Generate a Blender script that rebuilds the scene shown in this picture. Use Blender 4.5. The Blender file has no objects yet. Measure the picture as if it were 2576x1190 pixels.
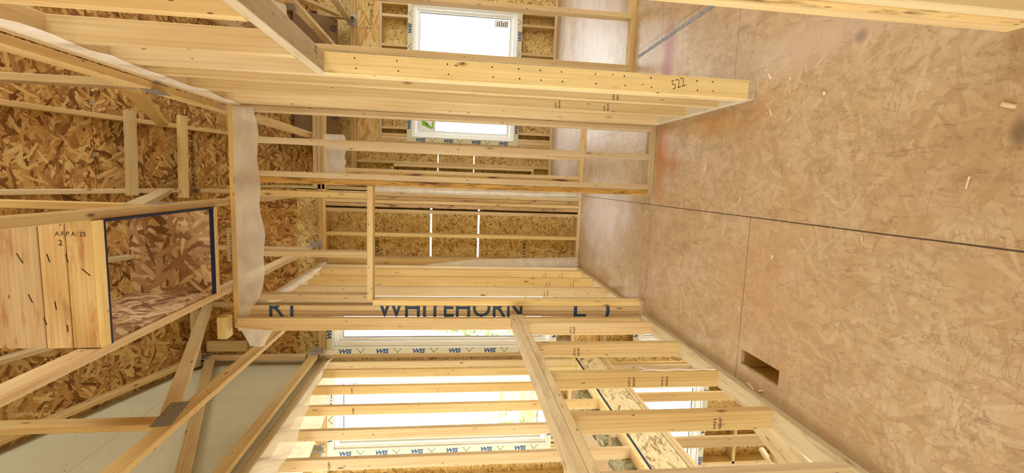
import bpy, math, random
from mathutils import Vector, Matrix
random.seed(7)
S = bpy.context.scene
COL = S.collection

# ---------------------------------------------------------------- camera
F_PX, YAW, PITCH, ROLL, EYE = 1164.4, .11837, -.12437, -.02147, 1.44
def cam_matrix():
    Rz = Matrix.Rotation(YAW, 3, 'Z'); Rx = Matrix.Rotation(PITCH, 3, 'X'); Ry = Matrix.Rotation(ROLL, 3, 'Y')
    m = Rz @ Rx @ Ry
    right, down, fwd = m @ Vector((0, 0, -1)), m @ Vector((-1, 0, 0)), m @ Vector((0, 1, 0))
    return Matrix((right, -down, -fwd)).transposed()
cd = bpy.data.cameras.new('camera'); cam = bpy.data.objects.new('camera', cd); COL.objects.link(cam)
cd.sensor_fit = 'HORIZONTAL'; cd.sensor_width = 36; cd.lens = F_PX / 2576 * 36; cd.clip_start = .02; cd.clip_end = 400
mw = cam_matrix().to_4x4(); mw.translation = (0, 0, EYE); cam.matrix_world = mw
S.camera = cam

# ---------------------------------------------------------------- world / exposure
S.view_settings.view_transform = 'Standard'; S.view_settings.look = 'None'
S.view_settings.exposure = 0.26; S.view_settings.gamma = 1.0; S.view_settings.use_curve_mapping = False
W = bpy.data.worlds.new('overcast_sky'); S.world = W; W.use_nodes = True
wn = W.node_tree.nodes; wl = W.node_tree.links; wn.clear()
bg = wn.new('ShaderNodeBackground'); wo = wn.new('ShaderNodeOutputWorld')
bg.inputs['Color'].default_value = (.97, 1.0, .985, 1); bg.inputs['Strength'].default_value = 5.4
wl.new(bg.outputs[0], wo.inputs[0])

# ---------------------------------------------------------------- materials
def lin(r, g, b):
    if r > g > b and r - b > 36: r *= .945
    f = lambda c: c / 255 / 12.92 if c <= 10 else ((c / 255 + .055) / 1.055) ** 2.4
    return (f(r), f(g), f(b), 1)
class NT:
    def __init__(s, name):
        s.m = bpy.data.materials.new(name); s.m.use_nodes = True
        s.t = s.m.node_tree; s.t.nodes.clear()
    def n(s, typ, **kw):
        o = s.t.nodes.new(typ)
        for k, v in kw.items():
            if k.startswith('i_'):
                key = k[2:]; key = int(key) if key.isdigit() else key
                o.inputs[key].default_value = v
            else: setattr(o, k, v)
        return o
    def l(s, a, b): s.t.links.new(a, b)
    def math(s, op, a, b=None, clamp=False):
        o = s.n('ShaderNodeMath', operation=op, use_clamp=clamp)
        for i, v in enumerate((a, b)):
            if v is None: continue
            if isinstance(v, (int, float)): o.inputs[i].default_value = v
            else: s.l(v, o.inputs[i])
        return o.outputs[0]
    def mix(s, fac, a, b, blend='MIX'):
        o = s.n('ShaderNodeMix', data_type='RGBA', blend_type=blend)
        for key, v in ((0, fac), (6, a), (7, b)):
            if isinstance(v, (int, float)): o.inputs[key].default_value = v
            elif isinstance(v, tuple): o.inputs[key].default_value = v
            else: s.l(v, o.inputs[key])
        return o.outputs[2]
    def ramp(s, fac, stops, interp='LINEAR'):
        o = s.n('ShaderNodeValToRGB'); cr = o.color_ramp; cr.interpolation = interp
        while len(cr.elements) < len(stops): cr.elements.new(.5)
        for e, (p, c) in zip(cr.elements, stops): e.position = p; e.color = c
        s.l(fac, o.inputs[0]); return o.outputs[0]
    def out(s, color, rough=.7, bump=None, bstr=.3, bdist=.002, spec=.3):
        b = s.n('ShaderNodeBsdfPrincipled'); o = s.n('ShaderNodeOutputMaterial')
        if isinstance(color, tuple): b.inputs['Base Color'].default_value = color
        else: s.l(color, b.inputs['Base Color'])
        if isinstance(rough, (int, float)): b.inputs['Roughness'].default_value = rough
        else: s.l(rough, b.inputs['Roughness'])
        b.inputs['Specular IOR Level'].default_value = spec
        if bump is not None:
            bn = s.n('ShaderNodeBump'); bn.inputs['Strength'].default_value = bstr; bn.inputs['Distance'].default_value = bdist
            s.l(bump, bn.inputs['Height']); s.l(bn.outputs[0], b.inputs['Normal'])
        s.l(b.outputs[0], o.inputs[0]); return s.m

def coords(n, scale, rnd=True, rot=0.0):
    tc = n.n('ShaderNodeTexCoord'); mp = n.n('ShaderNodeMapping')
    mp.inputs['Scale'].default_value = scale; mp.inputs['Rotation'].default_value = (0, 0, rot)
    src = tc.outputs['Object']
    if rnd:
        oi = n.n('ShaderNodeObjectInfo'); ad = n.n('ShaderNodeVectorMath', operation='ADD')
        mu = n.math('MULTIPLY', oi.outputs['Random'], 37.0)
        n.l(src, ad.inputs[0]); n.l(mu, ad.inputs[1]); src = ad.outputs[0]
    n.l(src, mp.inputs[0]); return mp.outputs[0]

def pine(name, dark, light, dirt=0.0, dirtcol=(.12, .10, .10, 1), knots=True):
    n = NT(name)
    oi = n.n('ShaderNodeObjectInfo')
    wob = n.n('ShaderNodeTexNoise', i_Scale=1.0, i_Detail=2.0, i_Roughness=.5); n.l(coords(n, (1.2, 9, 9)), wob.inputs[0])
    ring = n.n('ShaderNodeTexNoise', i_Scale=1.0, i_Detail=4.0, i_Roughness=.6, i_Distortion=.6); n.l(coords(n, (.9, 42, 30)), ring.inputs[0])
    fine = n.n('ShaderNodeTexNoise', i_Scale=1.0, i_Detail=3.0, i_Roughness=.65); n.l(coords(n, (3, 170, 170)), fine.inputs[0])
    wv = n.n('ShaderNodeTexWave', bands_direction='Y', i_Scale=5.0, i_Distortion=5.0, i_Detail=2.0); wv.inputs['Detail Scale'].default_value = .6
    n.l(coords(n, (.45, 3.2, 3.2)), wv.inputs[0])
    f = n.math('ADD', n.math('MULTIPLY', ring.outputs[0], .66), n.math('MULTIPLY', wv.outputs['Fac'], .11))
    f = n.math('ADD', f, n.math('MULTIPLY', fine.outputs[0], .25))
    col = n.ramp(f, [(.20, dark), (.46, tuple(d * .35 + l * .65 for d, l in zip(dark, light))), (.78, light)])
    # each board its own tone
    hs = n.n('ShaderNodeHueSaturation'); n.l(col, hs.inputs['Color'])
    n.l(n.math('ADD', n.math('MULTIPLY', oi.outputs['Random'], .28), .86), hs.inputs['Value'])
    r2 = n.math('FRACT', n.math('MULTIPLY', oi.outputs['Random'], 7.31))
    n.l(n.math('ADD', n.math('MULTIPLY', r2, .3), .82), hs.inputs['Saturation'])
    col = hs.outputs[0]
    big = n.ramp(wob.outputs[0], [(.35, (.80, .66, .50, 1)), (.6, (1, 1, 1, 1))]); col = n.mix(.45, col, big, 'MULTIPLY')
    if knots:
        k = n.n('ShaderNodeTexVoronoi', voronoi_dimensions='3D', i_Scale=1.0); n.l(coords(n, (4.2, 13, 13)), k.inputs[0])
        kf = n.ramp(k.outputs['Distance'], [(.05, (1, 1, 1, 1)), (.10, (.35, .35, .35, 1)), (.17, (0, 0, 0, 1))])
        sc = n.n('ShaderNodeSeparateColor'); n.l(k.outputs['Color'], sc.inputs[0])
        sel = n.math('GREATER_THAN', sc.outputs[0], .35)
        col = n.mix(n.math('MULTIPLY', n.math('MULTIPLY', kf, sel), .85), col, lin(96, 52, 22))
        # small specks
        k2 = n.n('ShaderNodeTexVoronoi', i_Scale=1.0); n.l(coords(n, (9, 30, 30)), k2.inputs[0])
        s2 = n.n('ShaderNodeSeparateColor'); n.l(k2.outputs['Color'], s2.inputs[0])
        kf2 = n.math('MULTIPLY', n.math('LESS_THAN', k2.outputs['Distance'], .09), n.math('GREATER_THAN', s2.outputs[1], .4))
        col = n.mix(n.math('MULTIPLY', kf2, .8), col, lin(70, 38, 20))
    if dirt:
        d = n.n('ShaderNodeTexNoise', i_Scale=1.0, i_Detail=6.0, i_Roughness=.7); n.l(coords(n, (5, 26, 26)), d.inputs[0])
        df = n.ramp(d.outputs[0], [(.52, (0, 0, 0, 1)), (.68, (1, 1, 1, 1))])
        col = n.mix(n.math('MULTIPLY', df, dirt), col, dirtcol)
    return n.out(col, .62, f, .25, .001, .25)

def osb(name, stops, size=.045, seed=0.0, contrast=.5, extra=None, edge=.35, rnd=True, rough=.75, layers=5, spec=.25, asp=(3.2, .62), fan=1.0, sliver=.55):
    """overlapping strands: several layers of stretched cells at different angles, the top-most wins"""
    n = NT(name); best = None; val = None; edg = None
    angs = [a * fan for a in (.12, -.62, .78, -1.25, 1.45, .4)][:layers]
    warp = n.n('ShaderNodeTexNoise', i_Scale=5.0, i_Detail=2.0); base = coords(n, (1, 1, 1), rnd)
    n.l(base, warp.inputs[0])
    wv = n.n('ShaderNodeVectorMath', operation='SCALE'); wv.inputs['Scale'].default_value = .06
    n.l(warp.outputs['Color'], wv.inputs[0])
    ad = n.n('ShaderNodeVectorMath', operation='ADD'); n.l(base, ad.inputs[0]); n.l(wv.outputs[0], ad.inputs[1])
    for i, a in enumerate(angs):
        mp0 = n.n('ShaderNodeMapping'); mp0.inputs['Rotation'].default_value = (0, 0, a + seed)
        mp0.inputs['Location'].default_value = (i * 3.7 + seed, i * 1.9, 0); n.l(ad.outputs[0], mp0.inputs[0])
        mp = n.n('ShaderNodeMapping'); mp.inputs['Scale'].default_value = (1 / (size * asp[0]), 1 / (size * asp[1]), 1 / size); n.l(mp0.outputs[0], mp.inputs[0])
        v = n.n('ShaderNodeTexVoronoi', voronoi_dimensions='2D', distance='EUCLIDEAN', i_Scale=1.0); n.l(mp.outputs[0], v.inputs[0])
        sc = n.n('ShaderNodeSeparateColor'); n.l(v.outputs['Color'], sc.inputs[0])
        h, c = sc.outputs[0], sc.outputs[1]
        h = n.math('SUBTRACT', h, n.math('MULTIPLY', v.outputs['Distance'], .25))
        if best is None: best, val, edg = h, c, v.outputs['Distance']
        else:
            gt = n.math('GREATER_THAN', h, best)
            val = n.math('ADD', n.math('MULTIPLY', val, n.math('SUBTRACT', 1.0, gt)), n.math('MULTIPLY', c, gt))
            edg = n.math('ADD', n.math('MULTIPLY', edg, n.math('SUBTRACT', 1.0, gt)), n.math('MULTIPLY', v.outputs['Distance'], gt))
            best = n.math('MAXIMUM', h, best)
    gr = n.n('ShaderNodeTexNoise', i_Scale=1.0, i_Detail=4.0, i_Roughness=.7); n.l(coords(n, (60, 160, 60), rnd, .5), gr.inputs[0])
    fac = n.math('ADD', val, n.math('MULTIPLY', n.math('SUBTRACT', gr.outputs[0], .5), contrast))
    col = n.ramp(fac, stops)
    lo = n.ramp(edg, [(.45, (1, 1, 1, 1)), (.9, (1 - edge, 1 - edge, 1 - edge, 1))]); col = n.mix(1.0, col, lo, 'MULTIPLY')
    # dark slivers between strands
    sl = n.n('ShaderNodeTexNoise', i_Scale=1.0, i_Detail=3.0, i_Roughness=.6, i_Distortion=.8); n.l(coords(n, (14, 46, 30), rnd, 1.1 + seed), sl.inputs[0])
    sf = n.ramp(sl.outputs[0], [(.64, (0, 0, 0, 1)), (.70, (1, 1, 1, 1))])
    col = n.mix(n.math('MULTIPLY', sf, sliver), col, stops[0][1])
    if extra: col = extra(n, col)
    return n.out(col, rough, best, .5, .002, spec)

PD, PL = lin(180, 132, 80), lin(226, 191, 138)
M = {}
M['pine'] = pine('pine_lumber', PD, PL)
M['pine_pale'] = pine('pale_pine_lumber', lin(208, 162, 104), lin(242, 212, 158), .2, lin(160, 126, 96))
M['pine_dirty'] = pine('scuffed_pine_lumber', lin(190, 152, 110), lin(232, 204, 166), .4, lin(112, 88, 74))
M['pine_stain'] = pine('dark_streaked_lumber', lin(150, 96, 44), lin(218, 174, 112), .9, lin(54, 32, 16))
M['plate_dust'] = pine('dusty_plate_lumber', lin(178, 144, 108), lin(218, 190, 152), .5, lin(128, 104, 88))
M['sun_toned_board'] = pine('painted_sunlight_plank', lin(226, 216, 188), lin(250, 244, 224), .5, lin(188, 168, 140))  # whitened tone stands in for sunlight on the stairwell plank
M['plywood'] = pine('stained_plank', lin(196, 134, 76), lin(236, 204, 156), .65, lin(176, 104, 44))
M['osb_roof'] = osb('roof_sheathing_osb', [(.0, lin(112, 68, 32)), (.28, lin(176, 122, 66)), (.62, lin(205, 152, 90)), (.98, lin(234, 192, 130))], .042, .0, .7, fan=.8)
M['osb_wall'] = osb('wall_sheathing_osb', [(.0, lin(140, 92, 44)), (.2, lin(206, 160, 96)), (.6, lin(228, 188, 122)), (.95, lin(242, 210, 148))], .020, .9, .6, sliver=.8)
M['osb_upper'] = osb('upper_sheathing_osb', [(.02, lin(112, 66, 30)), (.3, lin(176, 118, 62)), (.7, lin(206, 150, 84)), (.95, lin(226, 178, 112))], .034, .1, .7)
M['osb_box'] = osb('shaft_osb', [(.0, lin(124, 82, 52)), (.35, lin(178, 130, 92)), (.7, lin(202, 156, 114)), (.98, lin(226, 190, 146))], .046, 1.5, .6)
M['lvl'] = osb('pale_header_strand_board', [(.0, lin(192, 136, 72)), (.4, lin(214, 170, 106)), (.95, lin(228, 190, 130))], .06, .1, .5, fan=.25, sliver=.2)
M['osb_rim'] = osb('rim_strand_board', [(.02, lin(150, 116, 78)), (.3, lin(214, 184, 140)), (.95, lin(228, 202, 160))], .04, .1, .6, fan=.4, edge=.15, sliver=.4)

def floor_extra(n, col):
    tc = n.n('ShaderNodeTexCoord'); sp = n.n('ShaderNodeSeparateXYZ'); n.l(tc.outputs['Object'], sp.inputs[0])
    X, Y = sp.outputs[0], sp.outputs[1]
    fg = n.n('ShaderNodeTexNoise', i_Scale=1.0, i_Detail=7.0, i_Roughness=.75, i_Distortion=.4)
    mf = n.n('ShaderNodeMapping'); mf.inputs['Scale'].default_value = (16, 5, 1); mf.inputs['Rotation'].default_value = (0, 0, .2); n.l(tc.outputs['Object'], mf.inputs[0]); n.l(mf.outputs[0], fg.inputs[0])
    col = n.mix(.8, col, n.ramp(fg.outputs[0], [(.30, (.70, .64, .58, 1)), (.46, (.97, .96, .95, 1)), (.72, (1.10, 1.10, 1.10, 1))]), 'MULTIPLY')
    # general worn patches
    w = n.n('ShaderNodeTexNoise', i_Scale=1.3, i_Detail=5.0, i_Roughness=.6); n.l(tc.outputs['Object'], w.inputs[0])
    col = n.mix(n.math('MULTIPLY', n.ramp(w.outputs[0], [(.45, (0, 0, 0, 1)), (.62, (1, 1, 1, 1))]), .38), col, lin(176, 128, 88))
    w2 = n.n('ShaderNodeTexNoise', i_Scale=3.1, i_Detail=6.0, i_Roughness=.65); n.l(tc.outputs['Object'], w2.inputs[0])
    col = n.mix(n.math('MULTIPLY', n.ramp(w2.outputs[0], [(.5, (0, 0, 0, 1)), (.7, (1, 1, 1, 1))]), .35), col, lin(214, 182, 158))
    # dark scuffs
    sc = n.n('ShaderNodeTexNoise', i_Scale=1.0, i_Detail=5.0, i_Roughness=.7, i_Distortion=1.2)
    mp = n.n('ShaderNodeMapping'); mp.inputs['Scale'].default_value = (14, 3.2, 1); mp.inputs['Rotation'].default_value = (0, 0, .25); n.l(tc.outputs['Object'], mp.inputs[0]); n.l(mp.outputs[0], sc.inputs[0])
    col = n.mix(n.math('MULTIPLY', n.ramp(sc.outputs[0], [(.62, (0, 0, 0, 1)), (.76, (1, 1, 1, 1))]), .5), col, lin(112, 78, 54))
    for (sx_, sy_, rt, sd_, am) in ((9, 2.2, .35, 0, .5), (2.4, 8, .2, 5, .4), (6, 2.5, 1.1, 9, .4), (22, 7, -.3, 3, .3)):
        mq = n.n('ShaderNodeMapping'); mq.inputs['Scale'].default_value = (sx_, sy_, 1); mq.inputs['Rotation'].default_value = (0, 0, rt); mq.inputs['Location'].default_value = (sd_, sd_, sd_)
        nq = n.n('ShaderNodeTexNoise', i_Scale=1.0, i_Detail=4.0, i_Roughness=.6, i_Distortion=.5); n.l(tc.outputs['Object'], mq.inputs[0]); n.l(mq.outputs[0], nq.inputs[0])
        dd = n.math('ABSOLUTE', n.math('SUBTRACT', nq.outputs[0], .5))
        msk = n.ramp(w2.outputs[0], [(.42, (0, 0, 0, 1)), (.55, (1, 1, 1, 1))]) if sd_ % 2 else n.ramp(w2.outputs[0], [(.45, (1, 1, 1, 1)), (.6, (0, 0, 0, 1))])
        col = n.mix(n.math('MULTIPLY', n.math('MULTIPLY', n.ramp(dd, [(.0, (1, 1, 1, 1)), (.008, (0, 0, 0, 1))]), msk), am), col, lin(118, 80, 50))
    # orange damp stain along the partition plates, red chalk line, and painted window light
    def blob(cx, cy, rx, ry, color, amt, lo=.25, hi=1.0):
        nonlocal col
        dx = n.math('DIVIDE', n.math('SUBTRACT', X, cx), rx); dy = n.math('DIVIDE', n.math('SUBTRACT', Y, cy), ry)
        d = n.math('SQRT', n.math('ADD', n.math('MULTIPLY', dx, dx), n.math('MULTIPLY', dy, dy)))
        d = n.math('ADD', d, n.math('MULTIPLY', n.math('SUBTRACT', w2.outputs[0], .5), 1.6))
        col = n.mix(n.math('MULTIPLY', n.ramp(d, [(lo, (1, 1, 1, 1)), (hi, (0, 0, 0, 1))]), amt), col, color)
    blob(.20, 3.15, .34, .13, lin(184, 104, 52), .8)
    blob(.16, 2.98, .18, .10, lin(176, 96, 60), .5)
    blob(.36, 2.55, .10, .5, lin(188, 128, 70), .6)
    blob(.85, 3.18, .34, .13, lin(150, 62, 66), .8)
    blob(-.55, 3.27, .42, .03, lin(178, 92, 92), .55)
    blob(-.42, 2.0, .5, .5, lin(190, 140, 96), .4)
    blob(.57, 1.58, .03, .035, lin(50, 38, 32), .85)
    blob(.17, 1.05, .05, .03, lin(96, 70, 56), .7)
    blob(-1.0, 2.2, .16, 1.6, lin(196, 160, 128), .6)
    blob(.62, 1.8, .13, .7, lin(206, 172, 150), .5)
    for xx, yy, rx, ry in ((.9, 6.2, 2.2, 1.2), (-.3, 4.4, .5, 1.0), (1.6, 5.0, 1.6, 1.2)):  # pale patches: window light on the far floor, painted into the colour
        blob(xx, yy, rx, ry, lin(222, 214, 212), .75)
    # panel joints
    def line(axis, at, lo, hi, wd=.0022, amt=.8):
        nonlocal col
        A, B = (X, Y) if axis == 'x' else (Y, X)
        wj = n.math('MULTIPLY', n.math('SUBTRACT', w.outputs[0], .5), .006)
        d = n.math('ABSOLUTE', n.math('SUBTRACT', n.math('ADD', A, wj), at))
        f = n.math('MULTIPLY', n.math('LESS_THAN', d, wd), n.math('MULTIPLY', n.math('GREATER_THAN', B, lo), n.math('LESS_THAN', B, hi)))
        col = n.mix(n.math('MULTIPLY', f, amt), col, lin(58, 42, 34))
    line('x', -.130, -2, 5.1, .0028, .9); line('x', 1.085, -2, 8); line('x', .475, 3.9, 8, .002, .6)
    line('y', 2.105, -1.04, -.13); line('y', 3.31, -.13, 1.085, .0018, .5); line('y', 3.30, 1.0, 2.0, .0025, .8); line('y', 4.54, -1.04, -.13, .002, .5)
    line('y', 2.35, .53, 1.085, .002, .7); line('y', 4.9, -.13, 4, .003, .7); line('y', 3.25, -1.04, -.13, .0012, .6); line('y', 2.42, -.13, .44, .0012, .35)
    return col
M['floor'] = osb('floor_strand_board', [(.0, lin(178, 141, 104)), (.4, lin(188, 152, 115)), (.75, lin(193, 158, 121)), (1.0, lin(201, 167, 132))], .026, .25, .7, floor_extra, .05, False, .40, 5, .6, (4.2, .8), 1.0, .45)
def flat(name, c, rough=.7, spec=.3, noise=None):
    n = NT(name)
    if noise:
        t = n.n('ShaderNodeTexNoise', i_Scale=noise[0], i_Detail=5.0, i_Roughness=.65); n.l(coords(n, (1, 1, 1)), t.inputs[0])
        col = n.ramp(t.outputs[0], [(.35, c), (.68, noise[1])]); return n.out(col, rough, t.outputs[0], noise[2] if len(noise) > 2 else .1, .003, spec)
    return n.out(c, rough, spec=spec)
def gyp():
    n = NT('grey_gypsum_board'); tc = n.n('ShaderNodeTexCoord'); sp = n.n('ShaderNodeSeparateXYZ'); n.l(tc.outputs['Object'], sp.inputs[0])
    t = n.n('ShaderNodeTexNoise', i_Scale=1.2, i_Detail=4.0); n.l(tc.outputs['Object'], t.inputs[0])
    col = n.ramp(t.outputs[0], [(.35, lin(204, 184, 150)), (.65, lin(214, 196, 162))])
    v = n.n('ShaderNodeTexVoronoi', i_Scale=7.0); n.l(tc.outputs['Object'], v.inputs[0])
    col = n.mix(n.math('MULTIPLY', n.math('LESS_THAN', v.outputs['Distance'], .045), .8), col, lin(92, 70, 50))
    return n.out(col, .85)
M['gypsum'] = gyp()
M['felt'] = flat('dark_gap_blocker', lin(40, 34, 30), .9)  # for the added sheet that keeps sky light out of roof gaps
M['vinyl'] = flat('white_vinyl', lin(238, 240, 236), .35, .5)
M['tape'] = flat('cream_flashing_tape', lin(214, 198, 170), .5)
M['blue_ink'] = flat('blue_print', lin(30, 74, 122), .6)
M['black_ink'] = flat('black_ink', lin(48, 32, 24), .8)
M['spray'] = flat('dark_blue_spray_paint', lin(44, 66, 90), .7)
M['gasket'] = flat('dark_blue_gasket', lin(28, 34, 62), .6)
M['steel'] = flat('galvanized_steel', lin(150, 146, 138), .45, .5, (40, lin(186, 182, 172)))
M['plate_dark'] = flat('toothed_plate_steel', lin(96, 90, 82), .55, .5, (90, lin(160, 152, 140)))
M['cardboard'] = flat('brown_kraft_board', lin(128, 98, 70), .85, .2, (6, lin(146, 112, 82)))
M['batt'] = flat('grey_mineral_wool', lin(118, 108, 84), .95, .1, (28, lin(190, 178, 142), .9))
M['nail'] = flat('nail_hole', lin(40, 28, 22), .7)
M['label_w'] = flat('white_sticker', lin(228, 232, 232), .5)
M['label_g'] = flat('green_sticker_print', lin(140, 196, 76), .5)
M['label_k'] = flat('dark_sticker_print', lin(70, 74, 84), .5)
M['cord'] = flat('white_frayed_cord', lin(232, 224, 214), .8)
M['chip'] = flat('pale_wood_chip', lin(236, 212, 176), .8, .2, (60, lin(214, 176, 130)))
M['dust'] = flat('sawdust', lin(214, 182, 144), .9, .1)
M['grey_tape'] = flat('grey_floor_tape', lin(112, 116, 124), .6, .3, (30, lin(150, 152, 156)))
M['snow'] = flat('snow_ground', lin(236, 238, 242), .8, .2, (.8, lin(250, 250, 252)))
M['tree_bark'] = flat('tree_bark', lin(88, 72, 56), .9)
M['leaves'] = flat('dull_foliage', lin(120, 132, 70), .9, .1, (3, lin(168, 164, 104), .5))
M['siding'] = flat('pale_siding', lin(206, 208, 204), .7)
M['shingle'] = flat('grey_shingle', lin(120, 120, 124), .9)
M['darkglass'] = flat('dark_window_glass', lin(170, 180, 190), .2, .5)
def poly():
    n = NT('clear_plastic_film'); tr = n.n('ShaderNodeBsdfTransparent'); tr.inputs[0].default_value = (.97, .96, .93, 1)
    df = n.n('ShaderNodeBsdfPrincipled'); df.inputs['Base Color'].default_value = lin(246, 242, 230); df.inputs['Roughness'].default_value = .28; df.inputs['Specular IOR Level'].default_value = .6
    tl = n.n('ShaderNodeBsdfTranslucent'); tl.inputs[0].default_value = lin(240, 234, 214)
    t = n.n('ShaderNodeTexNoise', i_Scale=1.0, i_Detail=4.0, i_Distortion=.8); n.l(coords(n, (5, 14, 9)), t.inputs[0])
    bn = n.n('ShaderNodeBump'); bn.inputs['Strength'].default_value = .5; bn.inputs['Distance'].default_value = .01
    n.l(t.outputs[0], bn.inputs['Height']); n.l(bn.outputs[0], df.inputs['Normal']); n.l(bn.outputs[0], tl.inputs['Normal'])
    m1 = n.n('ShaderNodeMixShader'); m1.inputs[0].default_value = .45; n.l(df.outputs[0], m1.inputs[1]); n.l(tl.outputs[0], m1.inputs[2])
    m2 = n.n('ShaderNodeMixShader'); n.l(n.math('ADD', n.math('MULTIPLY', t.outputs[0], .4), .42), m2.inputs[0])
    n.l(tr.outputs[0], m2.inputs[1]); n.l(m1.outputs[0], m2.inputs[2]); o = n.n('ShaderNodeOutputMaterial'); n.l(m2.outputs[0], o.inputs[0]); return n.m
M['poly'] = poly()
def glass():
    n = NT('window_glass'); tr = n.n('ShaderNodeBsdfTransparent'); tr.inputs[0].default_value = (.96, .98, .98, 1)
    gl = n.n('ShaderNodeBsdfGlossy'); gl.inputs['Roughness'].default_value = .02
    m = n.n('ShaderNodeMixShader'); m.inputs[0].default_value = .06; n.l(tr.outputs[0], m.inputs[1]); n.l(gl.outputs[0], m.inputs[2])
    o = n.n('ShaderNodeOutputMaterial'); n.l(m.outputs[0], o.inputs[0]); return n.m
M['glass'] = glass()

# ---------------------------------------------------------------- helpers
def link(o, parent=None):
    COL.objects.link(o)
    if parent is not None:
        w = o.matrix_world.copy()
        o.parent = parent
        base = parent; t = Matrix.Identity(4)
        chain = []
        while base is not None: chain.append(base.matrix_local if base.parent else base.matrix_basis); base = base.parent
        for c in reversed(chain): t = t @ c
        o.matrix_basis = t.inverted() @ w
    return o
def thing(name, label, cat, loc, group=None, kind=None):
    o = bpy.data.objects.new(name, None); o.empty_display_size = .1; COL.objects.link(o); o.location = loc
    o.matrix_basis = Matrix.Translation(loc)
    if label: o['label'] = label
    if cat: o['category'] = cat
    if group: o['group'] = group
    if kind: o['kind'] = kind
    return o
def tag(o, label=None, cat=None, group=None, kind=None):
    for k, v in (('label', label), ('category', cat), ('group', group), ('kind', kind)):
        if v: o[k] = v
    return o
def mesh_obj(name, verts, faces, mat, parent=None, mtx=None, smooth=False):
    me = bpy.data.meshes.new(name); me.from_pydata(verts, [], faces); me.materials.append(mat if not isinstance(mat, str) else M[mat])
    if smooth:
        for p in me.polygons: p.use_smooth = True
    me.validate(); o = bpy.data.objects.new(name, me)
    if mtx is not None: o.matrix_basis = mtx
    o_mw = o.matrix_basis.copy()
    COL.objects.link(o)
    if parent is not None:
        t = Matrix.Identity(4); chain = []; b = parent
        while b is not None: chain.append(b.matrix_basis); b = b.parent
        for c in reversed(chain): t = t @ c
        o.parent = parent; o.matrix_basis = t.inverted() @ o_mw
    return o
def board(name, p0, p1, w, t, wdir, mat='pine', parent=None, bow=0.0):
    """lumber from p0 to p1 (centre line), w wide along wdir, t thick; eased long edges"""
    p0, p1 = Vector(p0), Vector(p1); x = (p1 - p0); L = x.length; x.normalize()
    y = Vector(wdir); y = (y - x * y.dot(x)).normalized(); z = x.cross(y)
    c = min(.003, t * .12); hw, ht = w / 2, t / 2
    prof = [(-hw + c, -ht), (hw - c, -ht), (hw, -ht + c), (hw, ht - c), (hw - c, ht), (-hw + c, ht), (-hw, ht - c), (-hw, -ht + c)]
    seg = 8 if bow else 1; vs = []
    for i in range(seg + 1):
        u = i / seg; b = bow * math.sin(u * math.pi)
        vs += [(L * (u - .5), py, pz + b) for py, pz in prof]
    fs = []
    for i in range(seg):
        a = i * 8; b = a + 8
        for k in range(8): fs.append((a + k, a + (k + 1) % 8, b + (k + 1) % 8, b + k))
    fs.append(tuple(range(7, -1, -1))); fs.append(tuple(range(seg * 8, seg * 8 + 8)))
    mt = Matrix((x, y, z)).transposed().to_4x4(); mt.translation = (p0 + p1) / 2
    fs = [tuple(reversed(f)) for f in fs]
    return mesh_obj(name, vs, fs, mat, parent, mt)
def box(name, x0, x1, y0, y1, z0, z1, mat='pine', parent=None):
    """axis aligned lumber or sheet; grain along the longest side"""
    d = [(abs(x1 - x0), 0), (abs(y1 - y0), 1), (abs(z1 - z0), 2)]; d.sort(reverse=True)
    c = [(x0 + x1) / 2, (y0 + y1) / 2, (z0 + z1) / 2]; a = list(c); b = list(c)
    a[d[0][1]] -= d[0][0] / 2; b[d[0][1]] += d[0][0] / 2
    wd = [0, 0, 0]; wd[d[1][1]] = 1
    return board(name, a, b, d[1][0], d[2][0], wd, mat, parent)
def cells(name, xs, ys, keep, axis, a0, a1, mat, parent=None):
    """a sheet with openings: grid cells (xs by ys) kept where keep() says so, between a0 and a1 along the third axis"""
    vs, fs, idx = [], [], {}
    def P(u, v, a):
        k = (round(u, 5), round(v, 5), a)
        if k not in idx:
            idx[k] = len(vs); vs.append({'z': (u, v, a), 'y': (u, a, v), 'x': (a, u, v)}[axis])
        return idx[k]
    nx, ny = len(xs) - 1, len(ys) - 1
    K = [[keep((xs[i] + xs[i + 1]) / 2, (ys[j] + ys[j + 1]) / 2) for j in range(ny)] for i in range(nx)]
    for i in range(nx):
        for j in range(ny):
            if not K[i][j]: continue
            q = [(xs[i], ys[j]), (xs[i + 1], ys[j]), (xs[i + 1], ys[j + 1]), (xs[i], ys[j + 1])]
            fs.append([P(u, v, a0) for u, v in q][::-1]); fs.append([P(u, v, a1) for u, v in q])
            for k, (di, dj) in enumerate(((0, -1), (1, 0), (0, 1), (-1, 0))):
                ii, jj = i + di, j + dj
                if 0 <= ii < nx and 0 <= jj < ny and K[ii][jj]: continue
                u0, v0 = q[k]; u1, v1 = q[(k + 1) % 4]
                fs.append([P(u0, v0, a0), P(u1, v1, a0), P(u1, v1, a1), P(u0, v0, a1)])
    # put the sheet plane into local xy so the strand pattern lies flat on it
    if axis == 'z': mt = Matrix.Identity(4)
    elif axis == 'y': mt = Matrix(((0, 1, 0, 0), (0, 0, 1, 0), (1, 0, 0, 0), (0, 0, 0, 1))).transposed() if False else Matrix(((1, 0, 0, 0), (0, 0, -1, 0), (0, 1, 0, 0), (0, 0, 0, 1)))
    else: mt = Matrix(((0, 0, 1, 0), (1, 0, 0, 0), (0, 1, 0, 0), (0, 0, 0, 1)))
    inv = mt.inverted(); vs = [tuple(inv @ Vector(v)) for v in vs]
    o = mesh_obj(name, vs, fs, mat, parent, mt)
    import bmesh
    bm = bmesh.new(); bm.from_mesh(o.data); bmesh.ops.recalc_face_normals(bm, faces=bm.faces); bm.to_mesh(o.data); bm.free()
    return o
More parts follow.
